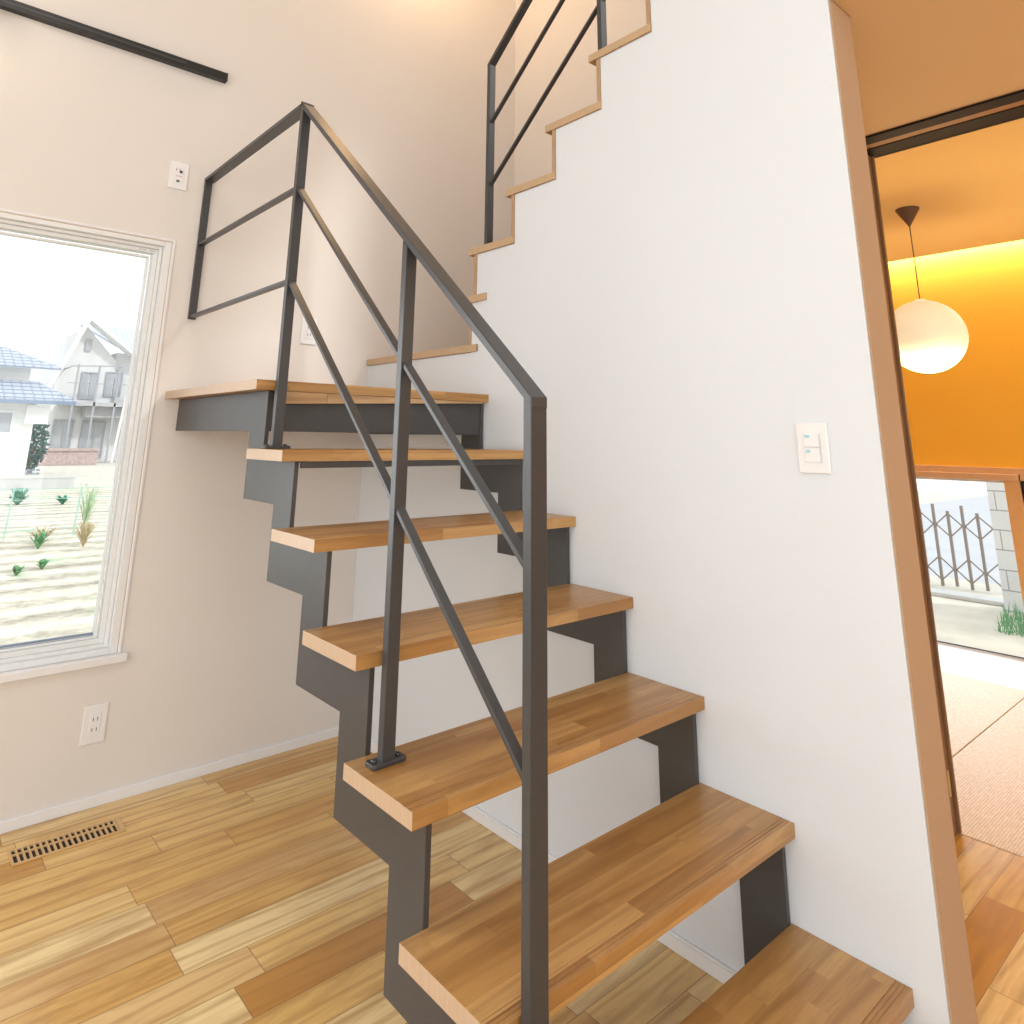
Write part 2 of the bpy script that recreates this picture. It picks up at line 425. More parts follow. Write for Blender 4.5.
GX1, GZ0, GZ1 = -1.020, .340, 1.741
obj('gap_shade_strip', lambda b: frame(b, WX0, WX1+.0012, WZ0+.0005, WZ1+.0012, YB+.001, YB+.003, .004), 'casing', w)  # tan strip painted in for the shade between casing and frame
obj('window_frame', lambda b: (frame(b, WX0+.002, WX1-.002, WZ0+.001, WZ1-.002, YB-.001, YB+.11, .026, .018), frame(b, WX0+.029, WX1-.029, WZ0+.0195, WZ1-.0205, YB+.022, YB+.11, .012, .012)), 'window_white', w, .0015)
sa = obj('sash', lambda b: (frame(b, WX0+.0415, WX1-.0415, WZ0+.032, WZ1-.033, YB+.036, YB+.085, .016, .016), frame(b, WX0+.058, GX1+.003, WZ0+.0485, GZ1+.003, YB+.050, YB+.08, .008)), 'window_white', w, .0015)
obj('gasket', lambda b: frame(b, WX0+.062, GX1, GZ0-.004, GZ1, YB+.055, YB+.075, .0035), 'gasket', sa)
obj('glass_pane', lambda b: box(b, WX0+.063, GX1-.001, YB+.065, YB+.067, GZ0-.002, GZ1-.001), 'glass', sa)
obj('maker_mark', lambda b: [box(b, -1.045+i*.009+(.012 if i > 0 else 0), -1.038+i*.009+(.012 if i > 0 else 0), YB+.0350, YB+.0358, 1.7585, 1.7645) for i in (-2,-1,0,1,2,3)], 'plastic_grey', sa)

# ------------------------------------------------------------------ sockets and switch
def outlet(label, xc, zc, holes, size=(.076, .120)):
    t = thing('power_outlet', label, 'outlet', (xc, YB, zc - size[1]/2), 'white wall outlets on the back wall')
    obj('cover_plate', lambda b: box(b, xc-size[0]/2, xc+size[0]/2, YB-.007, YB-.0005, zc-size[1]/2, zc+size[1]/2), 'plastic', t, .003)
    obj('socket_insert', lambda b: box(b, xc-.0175, xc+.0175, YB-.0095, YB-.0072, zc-.034, zc+.034), 'plastic', t, .0015)
    for i, (dx, dz, kind) in enumerate(holes):
        if kind == 'slots':
            obj('socket_slots', lambda b: (box(b, xc+dx-.0078, xc+dx-.0055, YB-.0100, YB-.0096, zc+dz-.0055, zc+dz+.0055), box(b, xc+dx+.0055, xc+dx+.0078, YB-.0100, YB-.0096, zc+dz-.0055, zc+dz+.0055)), 'slot', t)
        if kind == 'jack':
            obj('aerial_jack', lambda b: (lathe(b, [(.0055, -.0135), (.0055, -.0096)], (xc+dx, YB, zc+dz), 16, 'y')), 'slot', t)
        if kind == 'port':
            obj('network_port', lambda b: box(b, xc+dx-.0065, xc+dx+.0065, YB-.0100, YB-.0096, zc+dz-.004, zc+dz+.004), 'slot', t)
        if kind == 'text':
            obj('red_lettering', lambda b: [box(b, xc+dx-.011+k*.004, xc+dx-.0085+k*.004, YB-.0100, YB-.0096, zc+dz-.0025, zc+dz+.0025) for k in range(6)], 'red_text', t)
    return t
outlet('white wall outlet with aerial jack and red lettering, high beside the railing end', -.963, 2.093,
       [(-.006, .024, 'slots'), (.006, .016, 'jack'), (0, -.004, 'text'), (-.002, -.026, 'port')])
outlet('white double wall outlet behind the sloping rail above the landing', -.320, 1.503, [(0, .016, 'slots'), (0, -.016, 'slots')])
outlet('white double wall outlet low on the wall under the window', -.994, .062, [(0, .016, 'slots'), (0, -.016, 'slots')])

t = thing('light_switch', 'white double rocker switch plate on the white stair wall', 'light switch', (0, -.151, .967))
obj('cover_plate', lambda b: box(b, -.007, -.0005, -.190, -.112, .967, 1.087), 'plastic', t, .003)
for k, zc in enumerate((1.045, 1.010)):
    rk = obj('rocker', lambda b: box(b, -.0115, -.0072, -.170, -.132, zc-.0165, zc+.0165), 'plastic', t, .0015)
    obj('blue_marker', lambda b: box(b, -.0122, -.0116, -.1475, -.1365, zc+.006, zc+.012), 'blue_mark', rk)
    obj('switch_shadow_line', lambda b: box(b, -.0122, -.0072, -.1722, -.1703, zc-.0165, zc+.0165), 'plastic_grey', rk)

# ------------------------------------------------------------------ floor vent
t = thing('floor_vent', 'wooden slatted floor vent by the baseboard under the window', 'vent', (-1.067, 1.805, FZ))
vx0, vx1, vy0, vy1 = -1.220, -.915, 1.757, 1.851
obj('vent_well', lambda b: box(b, vx0+.006, vx1-.006, vy0+.006, vy1-.006, FZ+.0004, FZ+.0010), 'vent_dark', t)
def vframe(b):
    box(b, vx0, vx1, vy0, vy0+.007, FZ+.0004, FZ+.006); box(b, vx0, vx1, vy1-.007, vy1, FZ+.0004, FZ+.006)
    box(b, vx0, vx0+.007, vy0+.007, vy1-.007, FZ+.0004, FZ+.006); box(b, vx1-.014, vx1, vy0+.007, vy1-.007, FZ+.0004, FZ+.006)
    box(b, vx0+.007, vx1-.014, vy0+.056, vy0+.062, FZ+.0004, FZ+.006)
obj('vent_frame', vframe, 'vent', t, .001)
for i in range(18):
    xs = vx0+.017+i*.0157
    obj('vent_slat', lambda b: (box(b, xs, xs+.0060, vy0+.007, vy0+.056, FZ+.001, FZ+.0052), box(b, xs, xs+.0060, vy0+.062, vy1-.007, FZ+.001, FZ+.0052)), 'vent', t)

# ------------------------------------------------------------------ lower staircase
st = thing('staircase', 'open lower staircase of thick wooden treads on charcoal zigzag steel stringers', 'staircase', (-.45, -.2, FZ))
def tread_profile(y0, y1, zt, th, groove=True):
    p = [(y1, zt), (y1, zt-th), (y0, zt-th), (y0, zt)]
    if groove:
        q = []
        for gy in (.010, .0185, .027):
            q += [(y0+gy, zt), (y0+gy+.0008, zt-.0016), (y0+gy+.0018, zt-.0016), (y0+gy+.0026, zt)]
        p += q
    return p
for k in range(0, 6):
    obj('tread', lambda b: prism_x(b, tread_profile(k*G-TD, k*G, k*R, TT), -W, -.0015), 'tread', st, .0016)
obj('landing', lambda b: prism_x(b, tread_profile(6*G-TD, YB-.012, 6*R, TT), -W, -.0015), 'tread', st, .0016)
def stringer(x0, x1):
    def f(b):
        top = [(-G+.001, FZ+.001), (-G+.001, -.0305)]
        for k in range(0, 6):
            top += [(k*G+.001, k*R-.0305), (k*G+.001, (k+1)*R-.0305)]
        top += [(YB-.03, 6*R-.0305)]
        bot = [(YB-.03, 6*R-.15)]
        for k in range(5, -1, -1):
            bot += [(k*G+.116, (k+1)*R-.15), (k*G+.116, k*R-.15)]
        bot += [(-G+.116, -.15), (-G+.116, FZ+.001)]
        prism_x(b, top + bot, x0, x1)
    return f
sl = obj('stringer', stringer(-.856, -.843), 'steel_plate', st, .001)
sr = obj('stringer', stringer(-.018, -.005), 'steel_plate', st, .001)
obj('landing_beam', lambda b: box(b, -.8425, -.0185, 5*G+.004, 5*G+.012, 6*R-.15, 6*R-.0305), 'steel_plate', st, .001)
obj('under_board', lambda b: prism_y(b, [(-.8425, 6*R-.0305), (-.0245, 6*R-.0305), (-.0245, 6*R-.034), (-.8425, 6*R-.069)], 6*G-TD+.003, 6*G-TD+.0065), 'nosing', st)
obj('tread_bracket', lambda b: box(b, -.8425, -.0185, 4*G-.012, 4*G-.004, 5*R-.048, 5*R-.0305), 'steel_plate', st)
for k in range(0, 7):
    for xs in (-.8425, -.0615):
        y0 = (k-1)*G+.03
        obj('fixing_bracket', lambda b: box(b, xs, xs+.043, y0, y0+.12, k*R-.0345, k*R-.0302), 'steel_plate', st)

# ------------------------------------------------------------------ lower railing
SL = R / G
rl = thing('stair_railing', 'charcoal flat steel railing with three rails climbing the lower flight', 'railing', (-.836, -.05, 0))
PX0, PX1 = -.856, -.826
YN = -.041
def line(za, zb): return lambda y: za + (zb - za) * (y - YN) / (1.05 - YN)
ztop, zmid, zlow = line(1.122, 2.111), line(.823, 1.822), line(.505, 1.514)
YC = 1.05
def post(y, z0, z1, name='post', x1=PX1):
    return obj(name, lambda b: prism_x(b, [(y-.01, z0), (y+.01, z0), (y+.01, z1 + SL*.01), (y-.01, z1 - SL*.01)], PX0, x1), 'steel', rl, .0012)
post(YN, .0005, ztop(YN)-.012, 'newel_post', -.816)
post(.387, 2*R+.0005, ztop(.387)-.022)
obj('post', lambda b: box(b, PX0, PX1, YC-.01, YC+.01, 5*R+.0005, ztop(YC)-.012), 'steel', rl, .0012)
obj('post', lambda b: box(b, PX0, PX1, YB-.016, YB-.001, 1.495, ztop(YC)-.015), 'steel', rl, .0012)
for y, z in ((YN, 0), (.387, 2*R), (YC, 5*R)):
    p = obj('base_plate', lambda b: prism_z(b, [(x, yy) for x, yy in ((-.881, y-.013), (-.876, y-.018), (-.806, y-.018), (-.801, y-.013), (-.801, y+.013), (-.806, y+.018), (-.876, y+.018), (-.881, y+.013))], z+.0005, z+.009), 'steel', rl, .0015)
    for dx in (-.869, -.813):
        obj('bolt', lambda b: lathe(b, [(.0062, .0088), (.0062, .012), (.004, .0138)], (dx, y, z), 12), 'bolt', p, smooth=True)
def sloped(y0, y1, zf, th, x0, x1):
    v = th * math.sqrt(1 + SL*SL)
    return lambda b: prism_x(b, [(y0, zf(y0)), (y1, zf(y1)), (y1, zf(y1)-v), (y0, zf(y0)-v)], x0, x1)
obj('handrail', sloped(YN-.011, YC+.010, ztop, .015, PX0-.001, -.8155), 'steel', rl, .0015)
obj('handrail', lambda b: box(b, PX0-.001, -.8155, YC-.006, YB-.001, ztop(YC)-.015, ztop(YC)-.0005), 'steel', rl, .0015)
for zf in (zmid, zlow):
    obj('middle_rail', sloped(YN+.0105, .3765, zf, .010, -.852, -.830), 'steel', rl, .001)
    obj('middle_rail', sloped(.3975, YC-.0105, zf, .010, -.852, -.830), 'steel', rl, .001)
    obj('middle_rail', lambda b: box(b, -.852, -.830, YC+.0105, YB-.0165, zf(YC)-.014, zf(YC)-.003), 'steel', rl, .001)

# ------------------------------------------------------------------ upper staircase
us = thing('staircase', 'upper flight of pale wooden treads climbing on top of the white wall', 'staircase', (.45, 1.0, 7*R))
XR = .943
obj('landing', lambda b: prism_z(b, [(-.008, 1.151), (-.0008, 1.151), (-.0008, 1.1935), (XR, 1.1935), (XR, YB-.002), (-.008, YB-.002)], 7*R-TT, 7*R), 'nosing', us, .0012)
obj('winder_tread', lambda b: prism_z(b, [(-.008, 1.102), (-.0008, 1.102), (-.0008, 1.1675), (XR, 1.1675), (XR, 1.72), (-.008, 1.245)], 8*R-TT, 8*R), 'nosing', us, .0012)
obj('riser', lambda b: prism_z(b, [(.002, 1.212), (XR, 1.680), (XR, 1.660), (.002, 1.194)], 7*R+.0005, 8*R-TT-.0005), 'riser', us)
for n in range(9, 14):
    obj('tread', lambda b: box(b, -.008, XR, nos[n+1]-.05, nos[n], n*R-TT, n*R), 'nosing', us, .0015)
    obj('riser', lambda b: box(b, -.003, XR, nos[n]-.05, nos[n]-.033, (n-1)*R+.0005, n*R-TT-.0005), 'riser', us)
obj('riser', lambda b: box(b, -.003, XR, nos[14]-.05, nos[14]-.033, 13*R+.0005, 14*R-.03), 'riser', us)

ur = thing('stair_railing', 'charcoal steel railing standing on the upper treads at the top of the picture', 'railing', (.06, 1.15, 9*R))
UX0, UX1 = .046, .078
USL = R / ND
UY = 1.172
def uz(off): return lambda y: off + USL * (UY - y)
def uslope(zf, y0, y1, th, x0, x1):
    v = th * math.sqrt(1 + USL*USL)
    return lambda b: prism_x(b, [(y0, zf(y0)), (y1, zf(y1)), (y1, zf(y1)-v), (y0, zf(y0)-v)], x0, x1)
obj('post', lambda b: box(b, UX0, UX1, UY-.01, UY+.01, 9*R+.0005, 2.655), 'steel', ur, .001)
obj('post', lambda b: box(b, UX0, UX1, .52, .54, 12*R+.0005, uz(2.655)(.53)), 'steel', ur, .001)
obj('handrail', uslope(uz(2.672), UY+.010, -.30, .016, UX0-.001, UX1+.001), 'steel', ur, .001)
for z0 in (2.378, 2.086):
    obj('middle_rail', uslope(uz(z0), UY-.0105, .5405, .010, UX0+.006, UX1-.008), 'steel', ur, .001)
    obj('middle_rail', uslope(uz(z0), .5195, -.30, .010, UX0+.006, UX1-.008), 'steel', ur, .001)

# ------------------------------------------------------------------ lighting rail and spotlight
t = thing('lighting_rail', 'black lighting track mounted high on the back wall', 'lighting rail', (-1.5, YB-.02, 2.57))
def trackrail(b):
    x0, x1 = -2.6, -.827
    box(b, x0, x1, YB-.034, YB-.030, 2.574, 2.612)
    box(b, x0, x1, YB-.030, YB-.001, 2.606, 2.612); box(b, x0, x1, YB-.030, YB-.001, 2.574, 2.580)
    box(b, x0, x1, YB-.012, YB-.001, 2.580, 2.606)
obj('rail_body', trackrail, 'black', t, .001)
obj('rail_slot', lambda b: box(b, -2.6, -1.0, YB-.0352, YB-.0342, 2.589, 2.597), 'steel', t)
obj('end_cap', lambda b: box(b, -.8268, -.822, YB-.035, YB-.001, 2.573, 2.613), 'black', t, .001)
t = thing('spotlight', 'small lit spotlight clipped to the lighting track at the picture edge', 'spotlight', (-1.705, YB-.08, 2.57))
obj('spot_housing', lambda b: lathe(b, [(.018, 0), (.024, -.01), (.024, -.075), (.022, -.078)], (-1.715, YB-.09, 2.585), 20), 'black', t, smooth=True)
obj('spot_arm', lambda b: box(b, -1.722, -1.708, YB-.09, YB-.035, 2.586, 2.602), 'black', t, .001)
obj('spot_lens', lambda b: lathe(b, [(.020, -.079), (.020, -.081)], (-1.715, YB-.09, 2.585), 20), 'lamp', t)

# ------------------------------------------------------------------ sliding door head, jamb and stacked doors
t = obj('trim_2', lambda b: (box(b, .975, 1.045, -3.0, .05, CZ-.010, CZ-.001), box(b, 1.095, 1.190, -3.0, .05, CZ-.010, CZ-.001),
        box(b, 1.194, 1.206, -3.0, .05, CZ-.010, CZ-.001)), 'dark_wood', bevel=.001)
struct(t, 'dark brown grooved sliding door head under the low ceiling', 'door head')
o = bx('trim_3', (1.045, 1.095, -3.0, .05, CZ-.006, CZ-.001), 'groove'); struct(o, 'amber groove in the dark sliding door head', 'door head')
dd = thing('door_1', 'brown sliding doors stacked open behind the end of the white wall', 'door', (1.1, .04, FZ)); dd['kind'] = 'structure'
for x0, x1, m_, y0 in ((1.062, 1.090, 'brown_wood', .050), (1.098, 1.126, 'casing', .049), (1.134, 1.162, 'brown_wood', .045)):
    p = obj('door_leaf', lambda b: box(b, x0, x1, y0, .92, FZ+.004, CZ-.012), m_, dd, .001)
obj('jamb_strip', lambda b: box(b, 1.168, 1.182, .036, .06, FZ+.001, CZ-.012), 'brown_wood', dd, .001)
obj('finger_pull', lambda b: box(b, 1.140, 1.156, .0435, .0448, -.085, -.010), 'brass', dd)

# ------------------------------------------------------------------ tatami mats
for i, (y0, y1, lab) in enumerate(((-.63, .2485, 'brownish woven tatami mat nearest the sliding door opening'), (.2515, 1.13, 'pale sunlit woven tatami mat behind the seam, near the jamb'),
                                   (-1.51, -.633, 'woven tatami mat farthest right in the tatami room'))):
    t = thing('tatami_mat', lab, 'tatami mat', (2.08, (y0+y1)/2, FZ-.034), 'tatami mats')
    obj('mat_surface', lambda b: box(b, 1.174, 3.002, y0, y1, FZ-.034, FZ+.001), 'tatami', t, .003)

# ------------------------------------------------------------------ tatami room window and wooden post
w = thing('window_2', 'low window of the tatami room looking out on the gate', 'window', (3.7, 1.1, FZ)); w['kind'] = 'structure'
obj('head_casing', lambda b: (box(b, 3.60, 3.70, .305, 2.2, .83, .866), box(b, 3.655, 3.699, -1.2, 2.2, .866, .905), box(b, 3.655, 3.699, -1.2, .30, .83, .8655)), 'casing', w, .002)
obj('jamb_post', lambda b: (box(b, 3.655, 3.80, .305, .388, FZ+.001, .865),), 'post', w, .002)
obj('window_frame', lambda b: (box(b, 3.70, 3.80, TW0, TW1, FZ-.074, FZ-.019), box(b, 3.74, 3.80, TW0, TW1, .81, .829), box(b, 3.74, 3.80, TW1-.03, TW1, FZ-.05, .81)), 'window_white', w, .001)
obj('window_sill', lambda b: box(b, 3.602, 3.699, TW0, TW1, FZ-.074, FZ-.006), 'plastic_grey', w, .001)
obj('gasket', lambda b: box(b, 3.755, 3.762, TW0, TW1-.03, FZ-.0185, FZ-.012), 'gasket', w)
obj('glass_pane', lambda b: box(b, 3.765, 3.768, TW0, TW1-.03, FZ-.0185, .81), 'glass', w)
obj('latch', lambda b: box(b, 3.738, 3.764, .392, .405, .345, .415), 'ochre', w, .002)
w = thing('window_3', 'black framed window just right of the wooden post', 'window', (3.68, -.4, .1)); w['kind'] = 'structure'
obj('window_frame', lambda b: (box(b, 3.665, 3.70, .292, .303, FZ, .83), box(b, 3.665, 3.70, -1.2, .292, .815, .83), box(b, 3.665, 3.70, -1.2, .292, FZ, FZ+.02)), 'black', w)
obj('glass_pane', lambda b: box(b, 3.69, 3.70, -1.2, .292, FZ+.02, .815), 'dark_glass', w)

# ------------------------------------------------------------------ pendant lamp
t = thing('pendant_lamp', 'round white globe pendant lamp hanging in the yellow tatami room', 'lamp', (2.03, .207, 1.37))
PC = (2.03, .207)
obj('canopy', lambda b: lathe(b, [(.054, -.0005), (.054, -.006), (.006, -.088), (.004, -.094)], (PC[0], PC[1], CZ), 28), 'canopy', t)
obj('cord', lambda b: lathe(b, [(.0028, -.09), (.0028, -.485)], (PC[0], PC[1], CZ), 8), 'cord', t)
obj('shade_cap', lambda b: lathe(b, [(.02, 0), (.026, -.004), (.026, -.012)], (PC[0], PC[1], 1.545+.186), 20), 'globe', t)
obj('lamp_shade', lambda b: lathe(b, [(max(.0005, .176*math.sin(math.pi*i/28)), .176*math.cos(math.pi*i/28)) for i in range(29)], (PC[0], PC[1], 1.548), 48), 'globe', t, smooth=True)

# ------------------------------------------------------------------ outside, seen through the left window
GZ = -.75
struct(obj('ground_field', lambda b: box(b, -30, 4.2, YB+.6, 26.4, GZ-.3, GZ), 'field'), 'pale ploughed field outside the left window', 'ground')
struct(obj('ground_far', lambda b: (box(b, -60, 120, 26.4, 160, GZ-.3, GZ-.02), box(b, 4.2, 30, 7, 26.4, GZ-.3, GZ-.02)), 'yard'), 'pale ground around the houses', 'ground')
o = obj('low_block_wall', lambda b: (box(b, -6, 3.42, 26.4, 26.6, GZ, -.42), box(b, -6, 3.42, 26.38, 26.62, -.42, -.38)), 'concrete')
tag(o, 'low grey concrete wall across the far edge of the field', 'garden wall')

h = thing('house', 'low white sided house with grey blue tiled eaves at the left window edge', 'house', (1.0, 36, GZ))
obj('wall', lambda b: box(b, -5, 2.9, 33.2, 40, GZ, 2.15), 'siding', h)
def low_roof(b):
    p = [(-6, 32.4, 2.36), (4.15, 32.4, 2.30), (3.0, 34.8, 3.15), (-6, 34.8, 3.15)]
    v = [b.verts.new(q) for q in p]; u = [b.verts.new((x, y, z-.1)) for x, y, z in p]
    b.faces.new(v); b.faces.new(u[::-1])
    for i in range(4): b.faces.new((v[i], u[i], u[(i+1)%4], v[(i+1)%4]))
obj('roof', low_roof, 'tile', h)
obj('gutter', lambda b: prism_x(b, [(32.32, 2.26), (32.46, 2.26), (32.46, 2.12), (32.32, 2.12)], -6, 4.15), 'fascia', h)
obj('upper_wall', lambda b: box(b, -5, 2.75, 35.2, 40, 2.5, 3.9), 'siding', h)
def up_roof(b):
    p = [(-6, 34.4, 3.80), (3.75, 34.4, 3.76), (1.9, 37.4, 4.75), (-6, 37.4, 5.4)]
    v = [b.verts.new(q) for q in p]; u = [b.verts.new((x, y, z-.12)) for x, y, z in p]
    b.faces.new(v); b.faces.new(u[::-1])
    for i in range(4): b.faces.new((v[i], u[i], u[(i+1)%4], v[(i+1)%4]))
obj('roof', up_roof, 'tile', h)
wf = obj('window', lambda b: frame(b, 1.2, 2.22, .92, 1.86, 33.12, 33.2, .09), 'window_white', h)
obj('pane', lambda b: box(b, 1.29, 2.13, 33.16, 33.19, 1.01, 1.77), 'pane_grey', wf)
obj('vent_box', lambda b: box(b, 2.55, 3.35, 32.9, 33.3, 1.35, 2.1), 'siding', h)
obj('foundation_vent', lambda b: [box(b, 2.95+i*.16, 3.06+i*.16, 33.05, 33.19, GZ+.12+j*.14, GZ+.2+j*.14) for i in range(3) for j in range(2)], 'fascia', h)

h = thing('house', 'two storey pale house with gable roof and railed balcony, beyond the field', 'house', (8, 52, GZ))
obj('wall', lambda b: (prism_y(b, [(5.9, GZ), (9.2, GZ), (9.2, 5.6), (7.2, 7.7), (5.9, 4.2)], 50, 58), box(b, 9.2, 16, 50.4, 58, GZ, 6.2)), 'plaster', h)
def gab(b):
    for (xa, za), (xb, zb) in (((7.19, 8.0), (5.5, 3.35)), ((7.19, 8.0), (9.9, 6.0))):
        prism_y(b, [(xa, za), (xb, zb), (xb, zb+.24), (xa, za+.26)], 48.9, 50.2)
obj('gable_fascia', gab, 'siding', h)
def wing(b):
    p = [(7.3, 53, 8.2), (17, 53, 8.2), (17, 49.2, 6.1), (9.9, 49.2, 6.1)]
    v = [b.verts.new(q) for q in p]; u = [b.verts.new((x, y, z-.15)) for x, y, z in p]
    b.faces.new(v); b.faces.new(u[::-1])
    for i in range(4): b.faces.new((v[i], u[i], u[(i+1)%4], v[(i+1)%4]))
obj('roof', wing, 'tile_pale', h)
obj('gable_vent', lambda b: box(b, 7.25, 7.6, 49.9, 49.99, 6.1, 6.9), 'pane_grey', h)
bl = obj('balcony', lambda b: (box(b, 6.3, 12, 48, 50, 2.62, 2.86), box(b, 6.3, 6.36, 48.1, 50, 4.86, 4.94)), 'plaster_dark', h)
obj('balcony_rail', lambda b: (bar(b, (6.3, 48, 4.95), (12, 48, 5.35), .08, .08), bar(b, (6.3, 48, 3.95), (12, 48, 4.05), .05, .05)), 'rail_grey', bl)
for i in range(5):
    obj('balcony_post', lambda b: bar(b, (6.7+i*1.15, 48.05, GZ), (6.75+i*1.15, 48.05, 5.1), .1, .1), 'rail_grey', bl)
for x0, x1, z0, z1 in ((7.3, 8.3, 3.1, 4.8), (8.7, 9.7, 3.3, 4.9), (6.2, 7.3, .1, 1.8), (7.75, 9.1, -.5, 1.75)):
    wn = obj('window', lambda b: frame(b, x0, x1, z0, z1, 49.9, 50.0, .08), 'rail_grey', h)
    obj('pane', lambda b: (box(b, x0+.08, (x0+x1)/2-.05, 49.94, 49.99, z0+.08, z1-.08), box(b, (x0+x1)/2+.05, x1-.08, 49.94, 49.99, z0+.08, z1-.08)), 'pane_grey', wn)
obj('porch_shade', lambda b: box(b, 7.6, 12, 48.6, 49.8, 1.95, 2.6), 'plaster_dark', h)
obj('drainpipe', lambda b: bar(b, (9.3, 48.0, GZ), (9.7, 48.0, 4.4), .12, .12), 'siding', h)
o = obj('garden_wall', lambda b: (box(b, 5.0, 8.0, 45.6, 45.9, GZ, .02), box(b, 4.95, 8.05, 45.5, 46.0, .02, .16)), 'brick')
tag(o, 'pinkish brick garden wall with white cap before the two storey house', 'garden wall')

def blob(b, c, r, n=60, s=.3, flat=1.0):
    for i in range(n):
        a, e = random.uniform(0, 2*math.pi), math.acos(random.uniform(-1, 1)); rr = random.uniform(.55, 1)
        p = Vector((c[0]+r[0]*rr*math.sin(e)*math.cos(a), c[1]+r[1]*rr*math.sin(e)*math.sin(a), c[2]+r[2]*rr*math.cos(e)))
        d = Vector((random.gauss(0,1), random.gauss(0,1), random.gauss(0,1))).normalized(); f = d.orthogonal().normalized(); k = s*random.uniform(.6,1.3)
        b.faces.new([b.verts.new(p + d*k), b.verts.new(p + f*k*.5), b.verts.new(p - d*k), b.verts.new(p - f*k*.5)])
t = thing('shrub', 'dark green conifer shrub between the two houses', 'shrub', (3.55, 37, GZ))
obj('foliage', lambda b: blob(b, (3.55, 37, .6), (.55, .5, 1.35), 420, .16), 'leaf_dark', t)
obj('trunk', lambda b: lathe(b, [(.08, 0), (.05, 1.2)], (3.55, 37, GZ), 8), 'brown_wood', t)
def leaf_plant(name, label, x, y, r, h, mat, n=16, wd=.16, group='plants growing in the field'):
    t = thing(name, label, 'plant', (x, y, GZ), group)
    def f(b):
        for i in range(n):
            a = random.uniform(0, 2*math.pi); l = h*random.uniform(.5, 1.05); out = r*random.uniform(.25, 1.1)
            d = Vector((math.cos(a), math.sin(a), 0)); s = Vector((-d.y, d.x, 0)) * r * wd
            pts = [(0, 0, .6), (.3, .55, 1.2), (.7, .95, .9), (1.0, .85, .05)]
            vs = [(b.verts.new(Vector((x, y, GZ)) + d*out*q + Vector((0,0,l*zz)) - s*w_), b.verts.new(Vector((x, y, GZ)) + d*out*q + Vector((0,0,l*zz)) + s*w_)) for q, zz, w_ in pts]
            for u, v in zip(vs, vs[1:]): b.faces.new((u[0], u[1], v[1], v[0]))
    obj('leaves', f, mat, t)
    obj('stem', lambda b: lathe(b, [(.012, 0), (.008, h*.5)], (x, y, GZ), 6), mat, t)
leaf_plant('field_plant', 'blue green leafy plant farthest back in the field', 1.18, 20.8, .42, .40, 'leaf_teal', 30, .13)
leaf_plant('field_plant', 'small blue green plant at the right of the farthest leafy one', 2.1, 20.4, .30, .24, 'leaf_teal', 18, .13)
leaf_plant('field_plant', 'spiky mid field plant with straw coloured leaves', .58, 13.2, .36, .28, 'straw', 40, .05)
leaf_plant('field_plant', 'green seedling in front of the spiky straw coloured plant', .46, 12.6, .22, .26, 'leaf', 22, .09)
leaf_plant('field_plant', 'low bright green plant nearest the window, left of its twin', -.10, 10.3, .15, .12, 'leaf', 18, .12)
leaf_plant('field_plant', 'low bright green plant nearest the window, right of its twin', .22, 10.6, .15, .13, 'leaf', 18, .12)
leaf_plant('tall_grass_clump', 'tall pale green grass clump seen through the right of the pane', 1.50, 14.7, .30, .85, 'leaf_pale', 60, .022)
leaf_plant('tall_grass_clump', 'dry straw grass clump in front of the tall green clump', 1.05, 12.4, .30, .40, 'straw', 60, .03)
t = thing('garden_net_fence', 'thin green net fence on poles across the field', 'fence', (.8, 14, GZ))
for i in range(6):
    xx = -1.9 + i*1.03
    obj('fence_pole', lambda b: bar(b, (xx, 14, GZ), (xx+.03, 14, .08), .022, .022), 'net', t)
obj('fence_wire', lambda b: [bar(b, (-2.2, 14, z), (3.6, 14, z+.02), .010, .010) for z in (.05, -.12, -.62)], 'net', t)
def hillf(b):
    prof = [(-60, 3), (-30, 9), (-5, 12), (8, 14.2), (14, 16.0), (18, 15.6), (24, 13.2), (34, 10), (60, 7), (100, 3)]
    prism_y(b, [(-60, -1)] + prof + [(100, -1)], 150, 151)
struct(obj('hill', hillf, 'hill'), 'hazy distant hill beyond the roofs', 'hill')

# ------------------------------------------------------------------ outside, seen through the tatami room window
GY = -.6
struct(obj('ground_yard', lambda b: box(b, 3.86, 8.9, -8, 6.9, GY-.3, GY), 'yard'), 'dry pale yard outside the low window', 'ground')
struct(obj('ground_road', lambda b: box(b, 8.9, 60, -8, 6.9, GY-.3, GY-.02), 'asphalt'), 'grey road beyond the gate', 'ground')
g = thing('folding_gate', 'brown grey folding lattice gate across the yard', 'gate', (8.25, 2.2, GY))
ys = [1.706+.1545*i for i in range(9)]
for i, y in enumerate(ys):
    zt = .26 if (i % 2) else .335
    if i % 2 == 0: zt, zb = .335, -.60
    else: zt, zb = .262, -.585
    obj('gate_bar', lambda b: box(b, 8.235, 8.265, y-.014, y+.014, zb, zt), 'gate', g)
for i in range(len(ys) - 1):
    for c, flip in ((.10, 0), (-.40, 1)):
        for sgn in (-1, 1):
            za = c + (0 if (i % 2 == 0) != bool(flip) else sgn*.12); zb = c + (sgn*.12 if (i % 2 == 0) != bool(flip) else 0)
            obj('lattice_strip', lambda b: bar(b, (8.25, ys[i]+.0145, za), (8.25, ys[i+1]-.0145, zb), .010, .014), 'gate', g)
o = obj('block_wall', lambda b: (box(b, 7.3, 7.42, -3, 1.468, GY, 1.6),), 'block')
tag(o, 'white painted concrete block wall right of the gate', 'garden wall')
o = obj('stone_curb', lambda b: (box(b, 7.50, 7.72, 1.48, 4.4, GY+.001, GY+.045),), 'concrete', bevel=.01)
tag(o, 'pale stone curb on the ground before the gate', 'curb')
